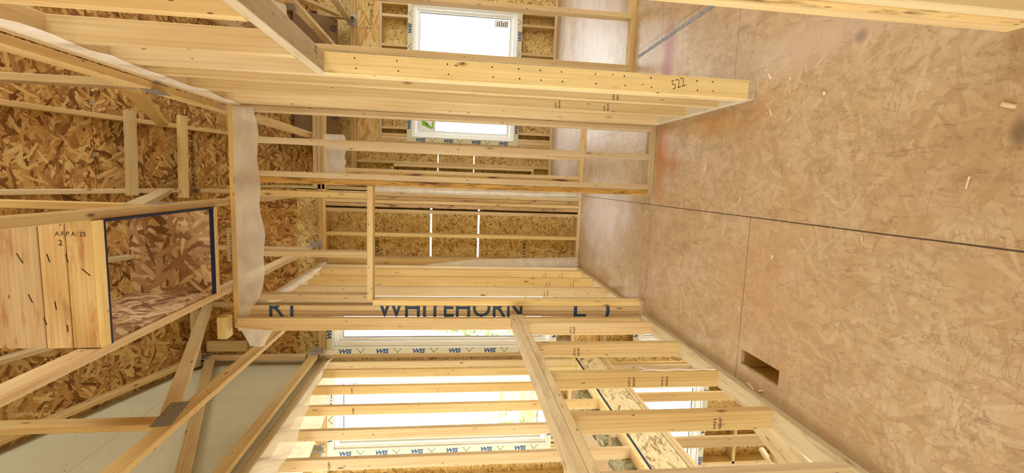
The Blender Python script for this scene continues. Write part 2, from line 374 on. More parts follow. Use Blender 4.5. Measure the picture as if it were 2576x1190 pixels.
def text(name, s, size, origin, xdir, ydir, mat, parent=None, weight=0.0, clip=None, thick=.0004, shear=0.0, sx=1.0):
    """flat lettering lying on a surface: origin lower-left, xdir reading direction, ydir letter up"""
    cu = bpy.data.curves.new(name, 'FONT'); cu.body = s; cu.size = size; cu.offset = weight; cu.resolution_u = 3; cu.shear = shear
    o = bpy.data.objects.new(name, cu); COL.objects.link(o)
    dg = bpy.context.evaluated_depsgraph_get(); me = bpy.data.meshes.new_from_object(o.evaluated_get(dg))
    bpy.data.objects.remove(o); bpy.data.curves.remove(cu)
    vs = [(v.co.x * sx, v.co.y, 0) for v in me.vertices]; fs = [tuple(p.vertices) for p in me.polygons]
    bpy.data.meshes.remove(me)
    if clip:
        import bmesh
        bm = bmesh.new(); bv = [bm.verts.new(v) for v in vs]
        for f in fs:
            try: bm.faces.new([bv[i] for i in f])
            except ValueError: pass
        bmesh.ops.bisect_plane(bm, geom=bm.verts[:] + bm.edges[:] + bm.faces[:], plane_co=(0, clip, 0), plane_no=(0, 1, 0), clear_outer=True)
        bm.verts.index_update(); vs = [tuple(v.co) for v in bm.verts]; fs = [tuple(v.index for v in f.verts) for f in bm.faces]; bm.free()
    x = Vector(xdir).normalized(); y = Vector(ydir).normalized(); z = x.cross(y)
    mt = Matrix((x, y, z)).transposed().to_4x4(); mt.translation = Vector(origin) + z * thick
    if not vs: return None
    return mesh_obj(name, vs, fs, mat, parent, mt)
def film(name, top, bottom, label=None, cat='plastic sheet', nrm=(0, -1, 0), amp=.012, n=40, m=8, parent=None, group=None, seed=0):
    """hanging plastic film between a top and a bottom polyline, rippled"""
    rnd = random.Random(seed)
    def samp(pl, u):
        pl = [Vector(p) for p in pl]; L = [0]
        for a, b in zip(pl, pl[1:]): L.append(L[-1] + (b - a).length)
        t = u * L[-1]
        for i in range(len(pl) - 1):
            if t <= L[i + 1] + 1e-9: return pl[i].lerp(pl[i + 1], (t - L[i]) / max(1e-9, L[i + 1] - L[i]))
        return pl[-1]
    ph = [rnd.uniform(0, 6) for _ in range(4)]; N = Vector(nrm); vs, fs = [], []
    for i in range(n + 1):
        a, b = samp(top, i / n), samp(bottom, i / n)
        for j in range(m + 1):
            v = j / m; u = i / n
            d = amp * v * (math.sin(u * 17 + ph[0] + v) + .6 * math.sin(u * 41 + ph[1] + 2 * v) + .4 * math.sin(u * 83 + ph[2] + 4 * v)) + .004 * v * rnd.uniform(-1, 1)
            p = a.lerp(b, v) + N * (d + .004)
            if j == m: p.z += .008 * math.sin(u * 29 + ph[3])
            vs.append(p)
    c = sum(vs, Vector()) / len(vs)
    for i in range(n):
        for j in range(m):
            k = i * (m + 1) + j; fs.append((k, k + 1, k + m + 2, k + m + 1))
    o = mesh_obj(name, [tuple(p - c) for p in vs], fs, 'poly', parent, Matrix.Translation(c), True)
    if label: tag(o, label, cat, group)
    return o
def tube(name, pts, r, mat, parent=None, sides=6):
    pts = [Vector(p) for p in pts]; vs, fs = [], []
    for i, p in enumerate(pts):
        d = (pts[min(i + 1, len(pts) - 1)] - pts[max(i - 1, 0)]).normalized()
        a = d.cross(Vector((0, 0, 1))) if abs(d.z) < .9 else d.cross(Vector((1, 0, 0))); a.normalize(); b = d.cross(a)
        rr = r[i] if isinstance(r, (list, tuple)) else r
        vs += [tuple(p + (a * math.cos(k * 2 * math.pi / sides) + b * math.sin(k * 2 * math.pi / sides)) * rr) for k in range(sides)]
    for i in range(len(pts) - 1):
        for k in range(sides): fs.append((i * sides + k, i * sides + (k + 1) % sides, (i + 1) * sides + (k + 1) % sides, (i + 1) * sides + k))
    fs.append(tuple(range(sides))); fs.append(tuple(range((len(pts) - 1) * sides, len(pts) * sides))[::-1])
    return mesh_obj(name, vs, fs, mat, parent, None, True)
def discs(name, centers, r, nrm, mat, parent):
    n = Vector(nrm).normalized(); a = n.orthogonal().normalized(); b = n.cross(a); out = []
    for c in centers:
        c = Vector(c) + n * .0006
        vs = [tuple((a * math.cos(k * math.pi / 4) * r + b * math.sin(k * math.pi / 4) * r * random.uniform(.6, 1))) for k in range(8)]
        out.append(mesh_obj(name, vs, [tuple(range(8))], mat, parent, Matrix.Translation(c)))
    return out

# ================================================================ SETTING
fl_x = [-1.04, -.865, -.788, -.15, 6.0]; fl_y = [-3.6, 1.803, 2.075, 5.32, 7.15]
def keep_floor(x, y):
    if -.865 < x < -.788 and 1.803 < y < 2.075: return False
    if x < -.15 and y > 5.32: return False
    return True
floor = cells('floor', fl_x, fl_y, keep_floor, 'z', -.019, 0, 'floor'); tag(floor, kind='structure')
# joists seen through the register hole and along the stair opening
jz0, jz1 = -.30, -.021
jt = thing('floor_joist_bay', 'pine floor joists showing through the rectangular hole cut in the floor', 'joists', (-.83, 1.94, -.30))
box('joist', -.80, -.762, 1.2, 2.6, jz0, jz1, 'pine', jt); box('joist', -.93, -.892, 1.2, 2.6, jz0, jz1, 'pine', jt)
box('blocking', -.892, -.80, 2.09, 2.128, jz0, jz1, 'pine', jt); box('blocking', -.892, -.80, 1.70, 1.738, jz0, jz1, 'pine', jt)
lf = cells('floor_beyond_stair', [-7, -2.06], [-3.6, 5.32], lambda x, y: True, 'z', -.019, 0, 'floor'); lf.name = 'floor'
tag(lf, kind='structure')
lower = cells('lower_floor', [-7, 3], [-3.6, 5.32], lambda x, y: True, 'z', -2.86, -2.84, 'floor'); lower.name = 'floor'; tag(lower, kind='structure')

# roof: one plane, z of underside of sheathing
SL = .35
def roof_z(y): return 4.095 + SL * (5.2 - y)
nrm = Vector((0, SL, 1)).normalized(); sdir = Vector((0, 1, -SL)).normalized()
def sheet(name, x0, x1, ya, yb, mat, t=.012):
    a = Vector(((x0 + x1) / 2, ya, roof_z(ya))) + nrm * t / 2; b = Vector(((x0 + x1) / 2, yb, roof_z(yb))) + nrm * t / 2
    c = (a + b) / 2; L = (b - a).length
    x, y = Vector((1, 0, 0)), sdir; z = x.cross(y)
    mt = Matrix((x, y, z)).transposed().to_4x4(); mt.translation = c
    w = (x1 - x0) / 2; h = L / 2
    vs = [(sx * w, sy * h, sz * t / 2) for sz in (-1, 1) for sy in (-1, 1) for sx in (-1, 1)]
    fs = [(0, 2, 3, 1), (4, 5, 7, 6), (0, 1, 5, 4), (2, 6, 7, 3), (0, 4, 6, 2), (1, 3, 7, 5)]
    return mesh_obj(name, vs, fs, mat, None, mt)
dY = 1.2192 * sdir.y
y = 4.285
rows = [y + dY * k for k in range(-7, 4)]
k = 0
for a, b in zip(rows, rows[1:]):
    b = min(b, 7.5)
    if a >= 7.4: break
    off = (k % 2) * 1.22
    x0 = -6.2 + off
    while x0 < 6:
        x1 = min(x0 + 2.44, 6.2)
        if b <= 5.6 or x1 > -.2:
            o = sheet('ceiling', x0 + .001, x1 - .001, a + .003, b - .003, 'osb_roof'); tag(o, kind='structure')
        x0 += 2.44
    k += 1

blocker_v = [(-6.3, -4.0, roof_z(-4.0) + .016), (6.3, -4.0, roof_z(-4.0) + .016), (6.3, 7.6, roof_z(7.6) + .016), (-6.3, 7.6, roof_z(7.6) + .016)]  # dark sheet added above the sheathing to block light through its gaps
blocker_v += [(x_, y_, z_ + .02) for x_, y_, z_ in blocker_v]
fo = mesh_obj('ceiling', blocker_v, [(3, 2, 1, 0), (4, 5, 6, 7), (0, 1, 5, 4), (1, 2, 6, 5), (2, 3, 7, 6), (3, 0, 4, 7)], 'felt'); tag(fo, kind='structure')
# unseen wall added behind the camera to cut frontal light, two broad openings
rear = cells('added_wall_rear', [-6.2, -4.4, -2.6, -1.2, .2, 2.2, 4.2, 6.2], [-2.84, 0, .9, 2.2, 7.2], lambda x, z: not (.9 < z < 2.2 and (-4.4 < x < -2.6 or 2.2 < x < 4.2)), 'y', -3.6, -3.58, 'osb_wall'); tag(rear, kind='structure')
side = cells('added_wall_right', [-3.6, -2.2, -.6, .8, 2.2, 3.9, 5.4, 7.15], [-2.84, 0, .7, 2.1, 2.9], lambda y, z: not (.7 < z < 2.1 and (.8 < y < 2.2 or 3.9 < y < 5.4)), 'x', 5.9, 5.912, 'osb_wall'); tag(side, kind='structure')  # unseen side wall added to reduce light on the near floor
# exterior wall straight ahead (5.17) with the tall stair windows
YB, YO = 5.17, 5.31
WIN = [(-1.91, -1.13, .285, 2.755), (-3.13, -2.26, .29, 2.76), (-1.91, -1.13, -2.0, -.79), (-3.62, -2.40, -1.69, -.72)]
def in_open(x, z, L=WIN): return any(a < x < b and c < z < d for a, b, c, d in L)
xs = sorted({-7.0, -.98, -.15} | {v for w in WIN for v in w[:2]}); zs = sorted({-2.84, 1.155, 1.173, 1.694, 1.712, 3.15} | {v for w in WIN for v in w[2:]})
def keep_b(x, z):
    if in_open(x, z): return False
    if x > -.98 and (1.155 < z < 1.173 or 1.694 < z < 1.712): return False
    return True
wb = cells('wall_back', xs, zs, keep_b, 'y', YO, YO + .011, 'osb_wall'); tag(wb, kind='structure')
wu = cells('wall_back', [-7, -.15], [3.1502, 4.25], lambda x, z: True, 'y', YO, YO + .011, 'osb_upper'); tag(wu, kind='structure')
# jog and far exterior wall
wj = cells('wall_jog', [YO, 7.15], [-.3, 1.155, 1.173, 1.694, 1.712, 4.1], lambda y, z: True, 'x', -.161, -.15, 'osb_wall'); wj.name = 'wall_left'; tag(wj, kind='structure')
FW = (.60, 2.46, .585, 2.09)
fx = sorted({-.15, .08, .42, 6.0, FW[0], FW[1]}); fz = sorted({-.3, 1.160, 1.172, 1.700, 1.712, 3.55, FW[2], FW[3]})
wf = cells('wall_far', fx, fz, lambda x, z: not in_open(x, z, [FW]) and not (.08 < x < .42 and (1.160 < z < 1.172 or 1.700 < z < 1.712)), 'y', 7.14, 7.151, 'osb_wall'); tag(wf, kind='structure')
gy = cells('wall_attic_gypsum', [-2, 4.274, 4.277, 5.30], [2.88, 4.0, 4.003, 6.45], lambda y, z: (z < 4.095 + SL * (5.2 - y)) and not (4.274 < y < 4.277) and not (4.0 < z < 4.003), 'x', -2.075, -2.06, 'gypsum')
bpy.data.objects.remove(gy)
# gypsum board of the attic fire wall: top edge follows the roof
def gyp_sheet(y0, y1, z0, top):
    zt0 = min(top, roof_z(y0)); zt1 = min(top, roof_z(y1))
    poly_ = [(y0, z0), (y1, z0)]
    if roof_z(y1) < top < roof_z(y0):
        yc = 5.2 - (top - 4.095) / SL; poly_ += [(y1, zt1), (yc, top), (y0, top)]
    else: poly_ += [(y1, zt1), (y0, zt0)]
    n = len(poly_); vs = [(u, v, 0) for u, v in poly_] + [(u, v, -.013) for u, v in poly_]
    fs = [tuple(range(n)), tuple(range(2 * n - 1, n - 1, -1))] + [(i, i + n, (i + 1) % n + n, (i + 1) % n) for i in range(n)]
    mt = Matrix(((0, 0, 1, -2.06), (1, 0, 0, 0), (0, 1, 0, 0), (0, 0, 0, 1)))
    o = mesh_obj('wall_attic', vs, fs, 'gypsum', None, mt); tag(o, kind='structure'); return o
for (a, b, c, d) in ((4.278, 5.3, 2.88, 9), (1.84, 4.274, 2.88, 4.0), (1.84, 4.274, 4.0035, 9), (-.6, 1.836, 2.88, 4.0), (-.6, 1.836, 4.0035, 9)):
    gyp_sheet(a, b, c, d)

# ---------------------------------------------------------------- windows
def ring(name, x0, x1, z0, z1, y0, y1, wd, mat, parent):
    return cells(name, [x0, x0 + wd, x1 - wd, x1], [z0, z0 + wd, z1 - wd, z1], lambda x, z: not (x0 + wd < x < x1 - wd and z0 + wd < z < z1 - wd), 'y', y0, y1, mat, parent)
def marks(parent, strip, x0, x1, z0, z1, y):
    """printed WIS lettering and triangles on a tape strip; strip = side on which the tape runs"""
    vs, fs = [], []
    step = .405
    if strip in ('left', 'right'):
        z = z1 - .06; i = 0
        while z - .12 > z0:
            xx = x0 if strip == 'left' else x1
            if i % 2 == 0: text('lettering', 'WIS', .068, (xx + (.004), y, z), (0, 0, -1), (1, 0, 0), 'blue_ink', parent, .003, sx=1.15, shear=.2)
            else:
                c = z - .04
                tri = [(x0 + .062, c + .045), (x0 + .062, c - .045), (x0 + .008, c)]
                for p, q in ((0, 2), (1, 2)):
                    tube('printed_line', [(tri[p][0], y - .001, tri[p][1]), (tri[q][0], y - .001, tri[q][1])], .0022, 'black_ink', parent, 4)
            z -= step / 2; i += 1
    else:
        x = x0 + .10; i = 0
        while x + .12 < x1:
            if i % 2 == 0: text('lettering', 'WIS', .068, (x, y, z0 + .008), (1, 0, 0), (0, 0, 1), 'blue_ink', parent, .003, sx=1.15, shear=.2)
            else:
                c = x + .05
                up = strip == 'bottom'
                zb, zt = (z1 - .002, z1 - .05) if up else (z0 + .002, z0 + .05)
                for q in (-.045, .045): tube('printed_line', [(c + q, y - .001, zb), (c, y - .001, zt)], .0022, 'black_ink', parent, 4)
            x += step / 2 + .02; i += 1
def window(idx, o, yin, yout, strips, sticker=None):
    x0, x1, z0, z1 = o
    r = thing('window_%d' % idx, None, None, ((x0 + x1) / 2, yin, z0), kind='structure')
    g = .012
    ring('window_frame', x0 + g, x1 - g, z0 + g, z1 - g, yin + .045, yout, .045, 'vinyl', r)
    ring('frame_lip', x0 + g - .004, x1 - g + .004, z0 + g - .004, z1 - g + .004, yin + .035, yin + .045, .022, 'vinyl', r)
    ring('sash', x0 + .062, x1 - .062, z0 + .062, z1 - .062, yin + .075, yin + .105, .035, 'vinyl', r)
    ring('glazing_gasket', x0 + .097, x1 - .097, z0 + .097, z1 - .097, yin + .080, yin + .095, .006, 'label_k', r)
    cells('glass_pane', [x0 + .095, x1 - .095], [z0 + .095, z1 - .095], lambda x, z: True, 'y', yin + .084, yin + .090, 'glass', r)
    tw = .066
    if 'left' in strips:
        t = box('sealing_tape', x0 - tw, x0 + .003, yin - .0035, yin - .0015, z0 - tw, z1 + tw, 'tape', r); marks(t, 'left', x0 - tw, x0, z0, z1, yin - .0038)
    if 'right' in strips:
        box('sealing_tape', x1 - .003, x1 + tw, yin - .0035, yin - .0015, z0 - tw, z1 + tw, 'tape', r)
    if 'bottom' in strips:
        t = box('sealing_tape', x0, x1, yin - .0042, yin - .0022, z0 - tw, z0 + .003, 'tape', r); marks(t, 'bottom', x0, x1, z0 - tw, z0, yin - .0045)
    if 'top' in strips:
        t = box('sealing_tape', x0, x1, yin - .0042, yin - .0022, z1 - .003, z1 + tw, 'tape', r); marks(t, 'top', x0, x1, z1 + .002, z1 + tw, yin - .0045)
    # tape folded into the opening
    cells('tape_fold', [x0, x0 + .004, x1 - .004, x1], [z0, z0 + .004, z1 - .004, z1], lambda x, z: not (x0 + .004 < x < x1 - .004 and z0 + .004 < z < z1 - .004), 'y', yin - .002, yin + .05, 'vinyl', r)
    return r
window(1, WIN[0], YB, YO + .02, ('left', 'right', 'top', 'bottom'))
window(2, WIN[1], YB, YO + .02, ('left', 'right', 'top', 'bottom'))
window(3, WIN[2], YB, YO + .02, ('left', 'right', 'top', 'bottom'))
window(4, WIN[3], YB, YO + .02, ('left', 'right', 'top', 'bottom'))
w5 = window(5, FW, 7.0, 7.16, ('left', 'right', 'top', 'bottom'))
st = thing('window_sticker', 'white sticker with green striped leaf print in the upper left corner of the far window', 'sticker', (.77, 7.08, 1.74))
cells('paper', [.70, .89], [1.75, 1.99], lambda x, z: True, 'y', 7.0785, 7.080, 'label_w', st)
for i in range(3):
    board('green_stripe', (.74 + .03 * i, 7.0775, 1.80 + .03 * i), (.80 + .03 * i, 7.0775, 1.95), .028, .001, (1, 0, 0), 'label_g', st)
board('green_stripe', (.74, 7.0775, 1.80), (.86, 7.0775, 1.78), .022, .001, (0, 0, 1), 'label_g', st)
text('print', 'DAY CRAFT', .026, (.725, 7.078, 1.762), (1, 0, 0), (0, 0, 1), 'black_ink', st)
st = thing('window_sticker', 'pale rating sticker with small dark print in the lower right corner of the far window', 'sticker', (2.29, 7.08, .70))
cells('paper', [2.24, 2.34], [.71, .92], lambda x, z: True, 'y', 7.0785, 7.080, 'label_w', st)
for i in range(6): box('printed_bar', 2.25, 2.33 - .01 * (i % 3), 7.0775, 7.0782, .73 + i * .028, .742 + i * .028, 'label_k', st)

# ================================================================ STUD WALLS
def stud(parent, x0, y0, z0, z1, across='x', mat='pine', w=.089, t=.038, name='stud'):
    """across='x': wide face spans x (wall running in depth); across='y': wide face runs in depth (wall facing us)"""
    if across == 'x': return box(name, x0, x0 + w, y0, y0 + t, z0, z1, mat, parent)
    return box(name, x0, x0 + t, y0, y0 + w, z0, z1, mat, parent)

# --- half wall beside the stairwell
hw = thing('half_wall', 'low pine stud half wall with doubled cap beside the stairwell', 'half wall', (-.995, 1.8, 0))
box('bottom_plate', -1.04, -.95, -1.0, 3.21, 0, .038, 'plate_dust', hw)
for i, yy in enumerate((3.03, 2.62, 2.195, 1.768, 1.36, .95, .55)):
    stud(hw, -1.04, yy, .038, .938, mat='pine')
box('cap_plate', -1.038, -.951, -1.0, 3.225, .938, .977, 'pine_dirty', hw); box('cap_plate', -1.04, -.95, -1.0, 3.23, .979, 1.022, 'pine_dirty', hw)
# --- hall left wall
lw = thing('partition_wall', 'full height stud partition on the left of the back hall, behind the painted post', 'wall frame', (-.995, 4.2, 0))
box('bottom_plate', -1.04, -.95, 3.37, 5.165, 0, .038, 'plate_dust', lw)
for i, yy in enumerate((5.10, 4.905, 4.505, 4.09, 3.70)): stud(lw, -1.04, yy, .038, 2.80)
box('top_plate', -1.04, -.95, 3.37, 5.165, 2.80, 2.838, 'pine', lw); box('top_plate', -1.04, -.95, 3.37, 5.165, 2.84, 2.878, 'pine', lw)
# --- cross wall with the door opening
cw = thing('doorway_wall', 'cross wall of studs with a door opening and a painted built-up post', 'wall frame', (-.3, 3.31, 0))
box('bottom_plate', -.062, .438, 3.27, 3.359, 0, .038, 'pine', cw)
box('bottom_plate', -1.06, -.862, 3.27, 3.359, 0, .038, 'plate_dust', cw)
box('top_plate', -1.06, .438, 3.27, 3.359, 2.878, 2.916, 'pine', cw)
for x in (.400, .198, -.0215, -.062): stud(cw, x, 3.27, .038, 2.878, 'y', 'pine_stain' if x in (-.022, -.062) else 'pine')
# header and cripples
box('door_header', -.862, -.062, 3.27, 3.359, 1.998, 2.038, 'pine', cw)
for x in (-.150, -.56, -.862): stud(cw, x, 3.27, 2.038, 2.878, 'y', name='cripple_stud')
# painted post: jack + king plies, then a stud of the half wall line
j1 = stud(cw, -.900, 3.27, .038, 1.998, 'y', 'pine_pale', name='jamb_stud')
j2 = stud(cw, -.9393, 3.27, .038, 2.878, 'y', 'pine', name='king_stud')
j3 = stud(cw, -.9785, 3.27, .038, 2.878, 'y', 'pine', name='king_stud')
pst = stud(cw, -1.068, 3.232, .038, 2.878, 'x', 'pine', name='corner_stud')
j2['label'] = 'stud ply with dark blue spray painted lettering'
tz = 3.2695
text('painted_lettering', 'WHITEHORN', .185, (-.978, tz, 1.965), (0, 0, -1), (1, 0, 0), 'spray', j2, .0022, clip=.0765, sx=.93)
text('painted_lettering', 'RT', .185, (-.978, tz, 2.70), (0, 0, -1), (1, 0, 0), 'spray', j2, .002, clip=.0765, sx=.95)
text('painted_lettering', 'L  )', .185, (-.978, tz, .56), (0, 0, -1), (1, 0, 0), 'spray', j2, .0018, clip=.0765, sx=1.2)

# --- right partition (runs towards us) with a doorway
rw = thing('partition_wall', 'right hand stud partition running towards the camera, with nailed end post and doorway', 'wall frame', (.485, 2.2, 0))
box('bottom_plate', .44, .53, 2.165, 3.37, 0, .038, 'plate_dust', rw)
box('bottom_plate', .44, .53, -.6, 1.115, 0, .038, 'pine', rw)
endp = stud(rw, .44, 2.16, .038, 2.014, mat='pine_pale', name='end_post'); endp['label'] = 'pale end post with paired nails and a handwritten number'
stud(rw, .44, 2.2, .038, 2.885)
for yy in (2.42, 2.785, 3.17, 3.262): stud(rw, .44, yy, .038, 2.885)
box('door_header', .441, .53, 1.0, 2.195, 2.014, 2.053, 'pine_dirty', rw)
for yy in (1.07, 1.478, 1.895): stud(rw, .44, yy, 2.053, 2.885, name='cripple_stud')
for yy in (1.077, ): stud(rw, .44, yy, .038, 2.014, mat='pine', name='jamb_stud')
for yy, mt_ in ((1.035, 'pine_stain'), (.993, 'pine_pale')): stud(rw, .44, yy, .038, 2.885, mat=mt_, name='king_stud')
for yy in (.6, .2): stud(rw, .44, yy, .038, 2.885)
box('top_plate', .44, .53, -.6, 3.37, 2.885, 2.923, 'pine', rw); box('top_plate', .44, .53, -.6, 3.37, 2.925, 2.963, 'pine', rw)
nx = []
for zz in (1.88, 1.70, 1.48, 1.28, 1.16, 1.06, .96, .80, .66, .53, .30, .22):
    nx += [(.467, 2.16, zz), (.510, 2.16, zz + .006)]
discs('nail', nx, .0042, (0, -1, 0), 'nail', endp)
text('lettering', '522', .062, (.462, 2.1595, .425), (.35, 0, -1), (1, 0, .35), 'black_ink', endp, -.0012, sx=.75)
text('lettering', 'P', .07, (.47, 2.06, 2.0135), (0, -1, 0), (1, 0, 0), 'black_ink', rw, -.001)
# --- cross wall in the right room (3.82)
xw = thing('partition_wall', 'open stud partition across the right hand room behind the nailed post', 'wall frame', (2.2, 3.86, 0))
box('bottom_plate', .90, 4.2, 3.82, 3.909, 0, .038, 'pine', xw)
for x in (.955, 1.362, 1.77, 2.175, 2.58, 3.0, 3.4): stud(xw, x, 3.82, .038, 2.878, 'y')
box('top_plate', .90, 4.2, 3.82, 3.909, 2.878, 2.916, 'pine', xw)
# --- wall on the far side of the stair
W2L, W2R = -2.14, -2.05
sw = thing('partition_wall', 'tall stud wall on the far side of the stairwell carrying plastic film', 'wall frame', (-2.095, 3.8, 0))
box('bottom_plate', W2L, W2R, -.6, 5.16, -.019, .022, 'pine_pale', sw)
for yy in (5.12, 4.90, 4.50, 4.09, 3.68, 3.28, 2.87, 2.46, 2.06): stud(sw, W2L, yy, .022, 2.80)
box('top_plate', W2L, W2R, -.6, 5.16, 2.80, 2.838, 'pine', sw); box('top_plate', W2L, W2R, -.6, 5.16, 2.84, 2.878, 'pine', sw)
rb = thing('rim_joist', 'pale strand board rim joist with dark blue gasket under the stair side wall', 'rim joist', (-2.07, 2.5, -.33))
box('strand_board', -2.085, -2.055, -.6, 5.16, -.325, -.037, 'osb_rim', rb); box('gasket', -2.09, -2.046, -.6, 5.16, -.036, -.0195, 'gasket', rb)
sl = thing('partition_wall', 'lower storey stud wall under the rim joist, seen down the stairwell', 'wall frame', (-2.095, 3.8, -2.84))
box('top_plate', W2L, W2R, -.6, 5.16, -.364, -.326, 'pine', sl); box('top_plate', W2L, W2R, -.6, 5.16, -.403, -.366, 'pine', sl)
box('bottom_plate', W2L, W2R, -.6, 5.16, -2.84, -2.80, 'pine', sl)
for yy in (5.0, 4.90, 4.6, 4.2, 3.8, 3.39, 3.0, 2.6, 2.2): stud(sl, W2L, yy, -2.80, -.403)

# --- exterior wall framing (5.17 to 5.31)
bf = thing('wall_framing', 'pine framing of the exterior wall at the end of the hall', 'wall frame', (-.55, 5.24, 0))
def st6(p, x0, z0, z1, t=.038, mat='pine', name='stud', y0=YB): return box(name, x0, x0 + t, y0, YO - .001 if y0 == YB else 7.139, z0, z1, mat, p)
box('bottom_plate', -.95, -.10, YB, YO - .001, 0, .038, 'pine', bf)
for z in (2.815, 2.855): box('top_plate', -.95, .0, YB, YO - .001, z, z + .038, 'pine', bf)
for i, x in enumerate((-.198, -.239, -.280, -.321, -.382, -.643, -.915)): st6(bf, x, .038, 2.813, mat='pine_stain' if i in (1, 3) else 'pine')
box('stud', -.95, -.878, YB - .035, YB, .0, 2.80, 'pine', bf)
text('print', '1532PRS', .058, (-.88, YO - .0005, .60), (1, 0, 0), (0, 0, 1), 'black_ink', wb, .0005)
text('print', '1532PRS', .058, (-.88, YO - .0005, 2.28), (1, 0, 0), (0, 0, 1), 'black_ink', wb, .0005)
bf2 = thing('wall_framing', 'pine framing around the two tall stair windows', 'wall frame', (-2.1, 5.24, 0))
for x in (-1.04, -1.085, -1.127 + .0): st6(bf2, x, .038, 2.83)
for x in (-1.951, -1.992, -2.03, -2.22, -2.259 + .0, -3.17, -3.21, -3.6, -4.0, -4.4): st6(bf2, x, .038, 2.83)
for (a, b) in ((-1.913, -1.127), (-3.132, -2.221)):
    box('window_sill', a, b, YB, YO - .001, .246, .284, 'pine', bf2)
    for x in (a + .02, (a + b) / 2, b - .06): st6(bf2, x, .038, .246, name='cripple_stud')
box('bottom_plate', -4.4, -1.04, YB, YO - .001, 0, .038, 'pine', bf2)
for z in (2.83, 2.868): box('top_plate', -4.4, -1.04, YB, YO - .001, z, z + .037, 'pine', bf2)
bf3 = thing('wall_framing', 'lower storey framing of the exterior wall seen between the half wall studs', 'wall frame', (-2.2, 5.24, -2.8))
box('rim_board', -4.4, -1.0, YB + .03, YB + .06, -.31, -.001, 'lvl', bf3)
for z in (-.35, -.389): box('top_plate', -4.4, -1.0, YB, YO - .001, z, z + .037, 'pine', bf3)
for x in (-1.12, -1.34, -1.62, -1.955, -2.0, -2.37, -2.9, -3.66, -4.1):
    inw = -1.91 < x < -1.13 or -3.62 < x < -2.4
    st6(bf3, x, -2.8, -.39) if not inw else st6(bf3, x, -.70 if x < -2 else -.75, -.39, name='cripple_stud')
box('window_head', -1.91, -1.13, YB, YO - .001, -.788, -.75, 'pine', bf3); box('window_head', -3.62, -2.4, YB, YO - .001, -.718, -.69, 'pine', bf3)
box('window_sill', -3.62, -2.4, YB, YO - .001, -1.73, -1.692, 'pine', bf3); box('window_sill', -1.91, -1.13, YB, YO - .001, -2.04, -2.002, 'pine', bf3)
for x in (-2.6, -2.95, -3.2, -3.5): st6(bf3, x, -2.8, -1.73, name='cripple_stud')
for x in (-4.4,): box('blocking', -3.62, -2.9, YB, YO - .001, -2.2, -2.16, 'pine', bf3)
# --- interior wall continuing right at 5.17
iw = thing('partition_wall', 'short stud partition at the end of the hall, seen through the doorway wall studs', 'wall frame', (.3, 5.2, 0))
box('bottom_plate', -.10, .93, 5.17, 5.259, 0, .038, 'pine', iw)
for x in (.27, .05, .68, .89): stud(iw, x, 5.17, .038, 2.82, 'y')
stud(iw, .012, 5.17, .038, 2.82, 'y', 'pine_stain')
box('top_plate', -.149, .93, 5.17, 5.259, 2.82, 2.858, 'pine', iw); box('top_plate', -.149, .93, 5.17, 5.259, 2.86, 2.898, 'pine', iw); box('top_plate', -.149, .93, 5.17, 5.259, 2.90, 2.938, 'pine', iw)
# --- far exterior wall framing
ff = thing('wall_framing', 'pine framing around the far window in the right hand room', 'wall frame', (1.5, 7.05, 0))
def f6(x0, z0, z1, mat='pine', name='stud'): return box(name, x0, x0 + .038, 7.0, 7.139, z0, z1, mat, ff)
box('bottom_plate', -.14, 4.0, 7.0, 7.139, 0, .038, 'pine', ff)
for z in (2.905, 2.867): box('top_plate', -.14, 4.0, 7.0, 7.139, z, z + .037, 'pine', ff)
hd = box('window_header', .52, 2.56, 7.03, 7.07, 2.55, 2.866, 'lvl', ff)
text('lettering', 'Tempe T', .10, (2.05, 7.0295, 2.66), (1, 0, -.08), (.08, 0, 1), 'black_ink', hd, -.001)
box('header_plate', .52, 2.56, 7.0, 7.139, 2.512, 2.549, 'pine', ff)
box('header_plate', .60, 2.46, 7.0, 7.139, 2.09, 2.128, 'pine', ff); box('window_sill', .60, 2.46, 7.0, 7.139, .546, .584, 'pine', ff)
for x in (.60, .70, 1.10, 1.44, 1.85, 2.25, 2.42): f6(x, 2.128, 2.512, name='cripple_stud')
for x in (.60, .70, 1.02, 1.44, 1.85, 2.25, 2.42): f6(x, .038, .546, name='cripple_stud')
for x in (.481, .520, .560, 2.46, 2.50, 3.0, 3.4, 3.8, -.14, -.10): f6(x, .038, 2.866 if not (.5 < x < 2.5) else 2.51)
f6(.205, .038, 2.866); f6(.165, .26, 2.34, 'pine')
box('blocking', -.06, .165, 7.0, 7.139, 2.34, 2.378, 'pine', ff); box('blocking', -.06, .165, 7.0, 7.139, .26, .298, 'pine', ff); f6(.06, .298, 2.34, 'pine_stain')
text('print', 'STRUCTURE 1', .05, (.22, 7.1395, 2.24), (1, 0, 0), (0, 0, 1), 'black_ink', wf)
text('print', 'APA 24/16', .05, (.22, 7.1395, .86), (1, 0, 0), (0, 0, 1), 'black_ink', wf)
for i, s_ in enumerate(('PLEASE DO NOT', 'MOVE THIS UNIT', 'KEEP DRY', 'THIS SIDE IN')):
    text('print', s_, .038, (1.50, 7.1395, 2.41 - i * .05), (1, 0, 0), (0, 0, 1), 'black_ink', wf)
    text('print', s_, .038, (.74, 7.1395, 2.41 - i * .05), (1, 0, 0), (0, 0, 1), 'black_ink', wf)

